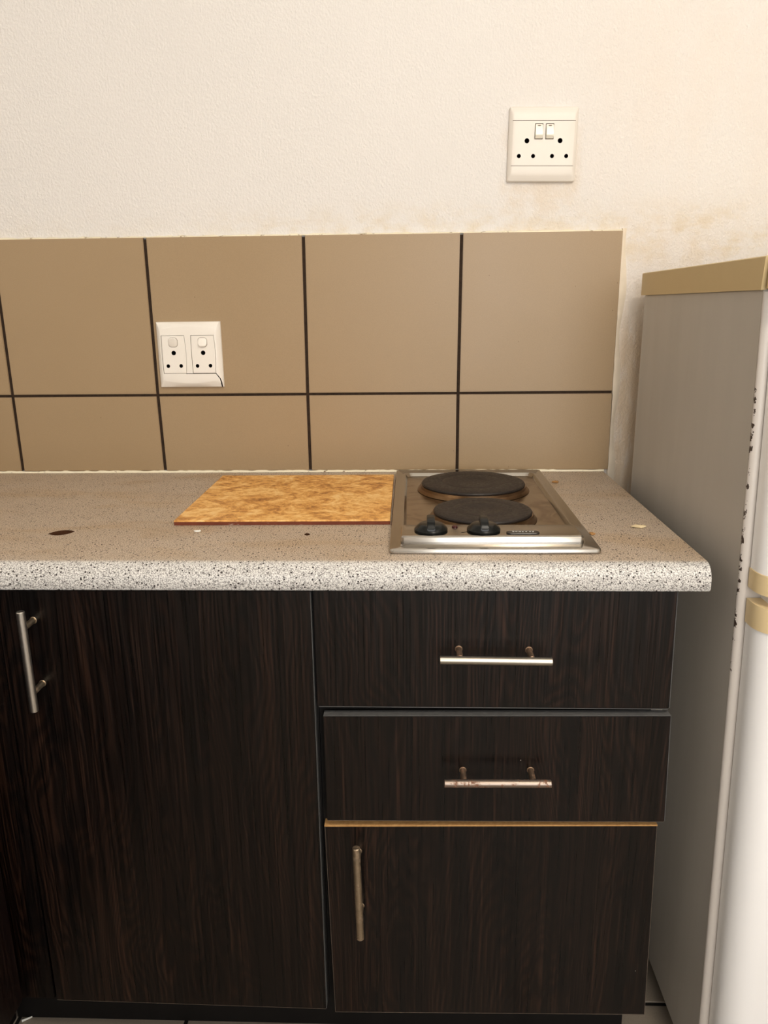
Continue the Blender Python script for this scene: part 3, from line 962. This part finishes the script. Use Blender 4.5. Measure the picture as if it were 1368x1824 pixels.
# beige top: side band with a mitred gap, front band, lid
b = new()
loft(b, [[(FX0 - .0035, fyz(1.24) + .002, 1.2400), (FX0 + .003, fyz(1.24) + .002, 1.2400), (FX0 + .003, -.0535, 1.2400), (FX0 - .0035, -.0535, 1.2400)],
         [(FX0 - .0035, fyz(1.28) - .0035, 1.2780), (FX0 + .003, fyz(1.28) - .0035, 1.2780), (FX0 + .003, -.0535, 1.2780), (FX0 - .0035, -.0535, 1.2780)],
         [(FX0 - .0022, fyz(1.28) - .0035, 1.2792), (FX0 + .003, fyz(1.28) - .0035, 1.2792), (FX0 + .003, -.0540, 1.2792), (FX0 - .0022, -.0540, 1.2792)]])
link('side_trim', b, M['beige'], fr)
b = new(); box(b, FX0 + .003, FX1, fyz(1.28) + .006, -.0535, 1.2405, 1.2790)
link('top_panel', b, M['beige'], fr)
b = new()
def tring(z, s=0.0):
    y = fyz(1.26) - .0045
    x0, x1, d, r = FX0 + .0005 + s, FX1, .060 - s, .036
    pts = [(x0, y, z)]
    for i in range(9):
        a = PI / 2 * i / 8
        pts.append((x0 + r - r * math.cos(a), y - d + r - r * math.sin(a), z))
    for i in range(9):
        a = PI / 2 * i / 8
        pts.append((x1 - r + r * math.sin(a), y - d + r - r * math.cos(a), z))
    pts.append((x1, y, z))
    return pts
loft(b, [tring(1.2415), tring(1.2780), tring(1.2792, .0012)])
link('front_trim', b, M['beige'], fr, smooth=40)
for x, y in ((.47, -.11), (.92, -.11), (.47, -.54), (.92, -.54)):
    b = new()
    zt2 = .0935 - .012 * (y + .62) / .554 if y > -.5 else .0930
    cyl(b, (x, y, .0451), (x, y, .0805 if y > -.5 else .0912), .018, .015, n=20)
    link('foot', b, M['black'], fr)

# ================================================================= SMALL DEBRIS
def crumb(name, p, r, mat, label, cat='crumb', sc=(1, 1, .55), seed=0):
    rnd = random.Random(seed)
    b = new()
    bmesh.ops.create_icosphere(b, subdivisions=2, radius=1)
    for v in b.verts:
        v.co *= 1 + rnd.uniform(-.28, .28)
        v.co = Vector((v.co.x * r * sc[0], v.co.y * r * sc[1], v.co.z * r * sc[2]))
    lowest = min(v.co.z for v in b.verts)
    bmesh.ops.translate(b, verts=b.verts, vec=(p[0], p[1], p[2] - lowest))
    return tag(link(name, b, mat, origin=(p[0], p[1], p[2] + DZ)), label, cat, 'crumbs on the worktop')
crumb('crumb', (0.3410, -0.4085, .9002), .0075, M['crumb'], 'pale flattened crumb on the worktop near its right edge', sc=(1.3, .9, .22), seed=3)
crumb('crumb', (0.2635, -0.4450, .9002), .0042, M['crumb_brown'], 'brown crumb beside the right front corner of the hob', sc=(1, 1.3, .3), seed=5)
crumb('crumb', (0.2700, -0.1090, .9002), .0048, M['crumb_brown'], 'brown curled crumb beside the right rear of the hob', sc=(1.3, .7, .5), seed=8)
crumb('crumb', (-0.3235, -0.4300, .9002), .0042, M['crumb_white'], 'white crumb in front of the loose ochre tile', sc=(1.4, .8, .25), seed=11)
bm = new()
cyl(bm, (-0.6700, -0.5080, .0480), (-0.6560, -0.4995, .0480), .0022, .0012, n=8)
tag(link('white_splinter', bm, M['crumb_white'], origin=(-0.665, -0.505, 0)), 'white splinter on the floor in the dark cabinet corner', 'debris')
